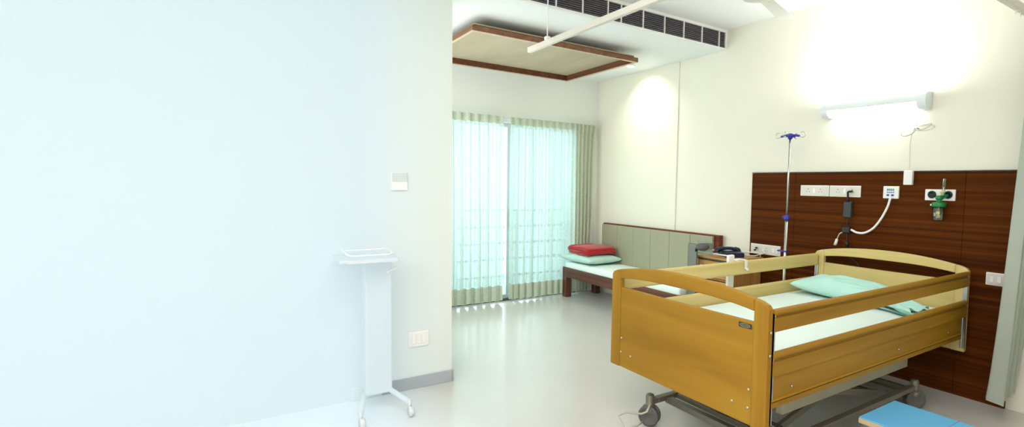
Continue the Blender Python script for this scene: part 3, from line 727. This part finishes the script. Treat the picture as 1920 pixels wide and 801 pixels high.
# bed pillow with loose pillowcase end
pw = cushion(.64, .42, .145, (3.60, -.40, .667), -.10, 7, .014, 60, 44).build('bed_pillow', 'aqua', None, (3.60, -.40, .60))
pw['label'] = 'aqua pillow with crumpled open case end on the hospital bed'; pw['category'] = 'pillow'
def flap(u, v):
    # loose end of the pillowcase, gathered and rumpled
    x = 3.84+.27*u; y = -.62+.34*v+.03*math.sin(u*5)
    r = .030+.016*math.sin(v*15+u*3)+.012*math.sin(v*27-u*6+1)+.010*noise.noise(Vector((u*4, v*7, 3)))
    z = .606+max(r, 0)*(1-.25*u)+.012*(1-u)
    x += .035*math.sin(v*9+1)*u
    return Vector((x, y, z))
m = MB(); m.grid(flap, 34, 54); m.grid(lambda u, v: Vector((flap(u, v).x, flap(u, v).y, .603+.3*(flap(u, v).z-.603))), 34, 54)
part(m.build('pillowcase_flap', 'aqua', pw), 'loose rumpled end of the pillowcase')

# hand control on far rail
rc = thing('hand_control', 'white bed hand control hooked over the far side rail', 'remote', (3.17, -1.11, .67))
MB().box(3.128, 3.156, -1.150, -1.086, .66, .905, .010, 3).build('body', 'white', rc)
MB().tube([(3.142, -1.118, .66), (3.142, -1.118, .62), (3.15, -1.11, .56), (3.17, -1.10, .50)], .005, 8, 4).build('cord', 'offwhite', rc)
m = MB()
m.box(3.186, 3.234, -1.072, -1.044, .870, .876, .001).box(3.229, 3.234, -1.072, -1.044, .812, .872, .001).box(3.156, 3.190, -1.10, -1.044, .862, .876, .001).tube([(3.232, -1.058, .815), (3.243, -1.058, .802), (3.250, -1.058, .816)], .005, 8, 3)
m.build('hook', 'white', rc)

# ------------------------------------------------------------------ step stool
st = thing('step_stool', 'low step stool with sky blue top beside the hospital bed', 'stool', (4.62, -1.42, 0))
SQX0, SQY1, zt = 4.302, -1.145, .25
MB().box(SQX0, SQX0+.62, SQY1-.37, SQY1, zt-.006, zt, .002).build('top', 'skybl', st)
part(MB().box(SQX0-.002, SQX0+.622, SQY1-.372, SQY1+.002, zt-.032, zt-.0065, .003).build('top_board', 'beige_edge', st), 'beige board edge')
m = MB(); m.box(SQX0+.30, SQX0+.304, SQY1-.369, SQY1-.001, zt, zt+.0008); m.build('seam', 'bluescr', st)
for x in (SQX0+.05, SQX0+.57):
    for y in (SQY1-.04, SQY1-.33):
        m = MB(); m.tube([(x, y, .012), (x, y, zt-.033)], .011, 10); l_ = m.build('leg', 'chrome', st)
        MB().lathe([(.015, 0), (.016, .014), (.012, .02)], (x, y, 0)).build('rubber_foot', 'rubber', l_)
m = MB(); m.tube([(SQX0+.05, SQY1-.04, .09), (SQX0+.05, SQY1-.33, .09)], .008, 8).tube([(SQX0+.57, SQY1-.04, .09), (SQX0+.57, SQY1-.33, .09)], .008, 8).tube([(SQX0+.05, SQY1-.04, .16), (SQX0+.57, SQY1-.04, .16)], .008, 8); m.build('stretcher', 'chrome', st)

# ------------------------------------------------------------------ bed divider track and curtain
tk = thing('curtain_track', 'ivory bed curtain track hung from the ceiling around the hospital bed', 'curtain track', (1.963, -2.128, 2.4))
TZ, TY, TX = 2.4, -2.128, 4.53
m = MB(); m.box(1.963, TX-.25, TY-.016, TY+.016, TZ-.006, TZ+.034, .003)
m.box(TX-.016, TX+.016, TY+.25, -.0, TZ-.006, TZ+.034, .003)
pin, pout = [], []
for i in range(9):
    a = i/8*PI/2; pin.append((TX-.25+.234*math.sin(a), TY+.25-.234*math.cos(a))); pout.append((TX-.25+.266*math.sin(a), TY+.25-.266*math.cos(a)))
m.prism(pin+pout[::-1], 'Z', TZ-.006, TZ+.034)
m.build('rail', 'track', tk)
for x, y in ((2.235, TY), (3.5, TY), (TX, -1.2)):
    MB().tube([(x, y, TZ+.03), (x, y, ZC)], .005, 8).build('hanger_rod', 'white', tk)
    MB().box(x-.018, x+.018, y-.018, y+.018, TZ+.034, TZ+.06, .004).build('hanger_clip', 'white', tk)
dc = thing('divider_curtain', 'white bed divider curtain gathered against the wall at the right', 'curtain', (4.60, -.22, .07))
def dcf(u, v):
    z = .13+2.25*v; zz = 1-v
    c = math.cos(u*6*2*PI)
    return Vector((4.600+(.028+.018*zz)*c-.125*zz**1.6*(1-.3*u)+.010*math.sin(v*5+u*8)*zz, -.050-.34*u+.012*math.sin(v*4+u*6), z+.012*math.sin(u*9)))
MB().grid(dcf, 110, 40).build('drape', 'divcurtain', dc)
for k_ in range(7):
    y = -.06-.075*k_
    MB().tube([(TX, y, 2.37), (TX, y, 2.397)], .004, 6).build('glider', 'white', dc)

# ------------------------------------------------------------------ ceiling fan
fx, fy, fz = 3.37, -1.22, 2.65
fn = thing('ceiling_fan', 'white three blade ceiling fan at the top edge above the bed', 'fan', (fx, fy, fz))
m = MB(); m.lathe([(0, -.045), (.05, -.045), (.10, -.03), (.12, -.005), (.12, .03), (.09, .06), (.03, .075), (0, .075)], (fx, fy, fz), 'Z', 32); m.build('motor_housing', 'fan', fn)
m = MB(); m.tube([(fx, fy, fz+.07), (fx, fy, ZC-.03)], .012, 10).lathe([(.02, -.08), (.055, -.03), (.06, 0)], (fx, fy, ZC), 'Z', 20); m.build('down_rod', 'fan', fn)
for ang in (108, 228, 348):
    R4 = Matrix.Translation((fx, fy, fz)) @ Matrix.Rotation(math.radians(ang), 4, 'Z') @ Matrix.Rotation(math.radians(10), 4, 'X')
    m = MB(); m.prism([(.10, -.02), (.17, -.05), (.62, -.07), (.635, -.062), (.635, .062), (.62, .07), (.17, .055), (.10, .02)], 'Z', -.003, .003, .001)
    bmesh.ops.transform(m.bm, matrix=R4, verts=m.bm.verts[:]); b1 = m.build('blade', 'fan', fn)
    m = MB(); m.box(.08, .20, -.018, .018, -.010, -.003, .002); bmesh.ops.transform(m.bm, matrix=R4, verts=m.bm.verts[:]); m.build('blade_arm', 'fan', b1)

# ------------------------------------------------------------------ partition wall fittings
th = thing('thermostat', 'small grey and white thermostat on the partition wall', 'thermostat', (XP, -3.166, 1.33))
MB().box(XP, XP+.016, -3.217, -3.115, 1.328, 1.444, .004, 3).build('body', 'white', th)
part(MB().box(XP+.0155, XP+.018, -3.214, -3.118, 1.384, 1.440, .002).build('display', 'pale_grey', th), 'grey display')
t = thing('switch_plate', 'faint white two gang switch plate low on the partition wall', 'switch', (XP, -3.04, .28))
MB().box(XP, XP+.010, -3.107, -2.972, .284, .386, .004, 3).build('plate', 'white', t)
for y in (-3.075, -3.04, -3.005): MB().box(XP+.010, XP+.013, y-.014, y+.014, .305, .365, .002).build('rocker_switch', 'white', t)

# overbed table (washout painted in by its glowing enamel) in front of the partition
ob = thing('overbed_table', 'pale white overbed table on casters against the partition wall', 'table', (2.42, -3.4, 0))
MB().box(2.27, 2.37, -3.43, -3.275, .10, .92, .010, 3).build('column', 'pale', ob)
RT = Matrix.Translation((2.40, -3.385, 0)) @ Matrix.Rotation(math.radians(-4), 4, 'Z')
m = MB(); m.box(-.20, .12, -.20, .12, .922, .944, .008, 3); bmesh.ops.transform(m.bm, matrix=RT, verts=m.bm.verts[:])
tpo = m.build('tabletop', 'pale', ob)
m = MB(); m.box(.1205, .124, -.16, .10, .924, .940, .001).box(-.18, .10, .1205, .124, .924, .940, .001); bmesh.ops.transform(m.bm, matrix=RT, verts=m.bm.verts[:]); part(m.build('edge_band', 'pale_grey', tpo), 'grey edge band')
m = MB(); m.tube([(-.16, -.14, .965), (-.10, -.165, .985), (.04, -.165, .985), (.09, -.14, .965), (.10, -.02, .965), (.09, .07, .965), (.04, .09, .972), (-.14, .09, .972), (-.17, .06, .965), (-.16, -.14, .965)], .004, 8, 3)
bmesh.ops.transform(m.bm, matrix=RT, verts=m.bm.verts[:]); m.build('tray_rim', 'white', tpo)
MB().tube([(2.33, -3.335, .80), (2.37, -3.30, .84), (2.40, -3.25+.0, .87)], .006, 8, 4).build('height_lever', 'white', ob)
for ya, xb, yb in ((-3.30, 2.545, -3.225), (-3.42, 2.56, -3.50)):
    m = MB(); m.tube([(2.30, ya+.0, .115), (xb, yb, .085)], .016, 8); f_ = m.build('base_leg', 'pale', ob)
    m = MB(); m.lathe([(0, -.014), (.028, -.014), (.031, -.008), (.031, .008), (.028, .014), (0, .014)], (xb+.01, yb+.005, .031), 'Y', 20).tube([(xb, yb, .04), (xb, yb, .10)], .011, 10); m.build('caster', 'pale_grey', f_)

# ------------------------------------------------------------------ lights
def area(name, loc, rot, sx, sy, power, col=(1, 1, 1), spread=None):
    l = bpy.data.lights.new(name, 'AREA'); l.shape = 'RECTANGLE'; l.size = sx; l.size_y = sy; l.energy = power; l.color = col
    if spread: l.spread = spread
    o = bpy.data.objects.new(name, l); C.objects.link(o); o.location = loc; o.rotation_euler = rot; return o
area('ceiling_light_room', (4.9, -3.7, 2.9), (0, 0, 0), 2.0, 2.2, 56, (1, .895, .91))
area('ceiling_light_rear', (5.6, -6.0, 2.9), (0, 0, 0), 2.4, 1.6, 36, (1, .90, .92))
area('unseen_bay_fill', (1.05, -2.79, 1.55), (math.radians(90), 0, math.radians(180)), 1.6, 1.9, 34, (1, .92, 1))  # added fill, hidden behind the partition edge, to brighten the bay
area('unseen_bounce_fill', (5.9, -5.6, 1.9), (math.radians(180), 0, 0), 2.2, 2.2, 78, (1, .90, .93))  # added fill behind the camera, aimed up to bounce off the ceiling
area('daylight_window', (-1.0, -1.55, 1.25), (0, math.radians(-90), 0), 2.4, 2.6, 78, (1, .955, 1))
area('lamp_uplight', (3.55, -.20, 2.14), (math.radians(155), 0, 0), .74, .14, 8.5, (1, .95, .93))
s = bpy.data.lights.new('downlight_beam', 'SPOT'); s.energy = 26; s.color = (1, .93, .78); s.spot_size = math.radians(120); s.spot_blend = .9; s.shadow_soft_size = .05
so = bpy.data.objects.new('downlight_beam', s); C.objects.link(so); so.location = (1.0, -.31, ZS-.03); so.rotation_euler = (math.radians(25), 0, 0)

w = bpy.data.worlds.new('World'); scn.world = w; w.use_nodes = True
bg = w.node_tree.nodes['Background']; bg.inputs[0].default_value = (.82, .97, 1, 1); bg.inputs[1].default_value = 1.6

# ------------------------------------------------------------------ camera
F_PX, CXP, CYP = 989.517, 1092.291, 411.085
yaw, pitch, roll = .960035, .064203, .018542
cam = bpy.data.cameras.new('camera'); cam.sensor_fit = 'HORIZONTAL'; cam.sensor_width = 36
cam.lens = F_PX/1920*36; cam.shift_x = (960-CXP)/1920; cam.shift_y = (CYP-400.5)/1920; cam.clip_start = .05
co = bpy.data.objects.new('camera', cam); C.objects.link(co)
Fv = Vector((-math.sin(yaw)*math.cos(pitch), math.cos(yaw)*math.cos(pitch), -math.sin(pitch)))
Rv = Vector((math.cos(yaw), math.sin(yaw), 0)); Uv = Rv.cross(Fv)
R2 = Rv*math.cos(roll)+Uv*math.sin(roll); U2 = -Rv*math.sin(roll)+Uv*math.cos(roll)
mw = Matrix((R2, U2, -Fv)).transposed().to_4x4(); mw.translation = Vector((5.61087, -4.14835, 1.38294))
co.matrix_world = mw
scn.camera = co
for o in bpy.data.objects:
    if '_w' in o: del o['_w']
vs = scn.view_settings; vs.view_transform = 'Standard'; vs.look = 'None'; vs.exposure = .2; vs.gamma = 1
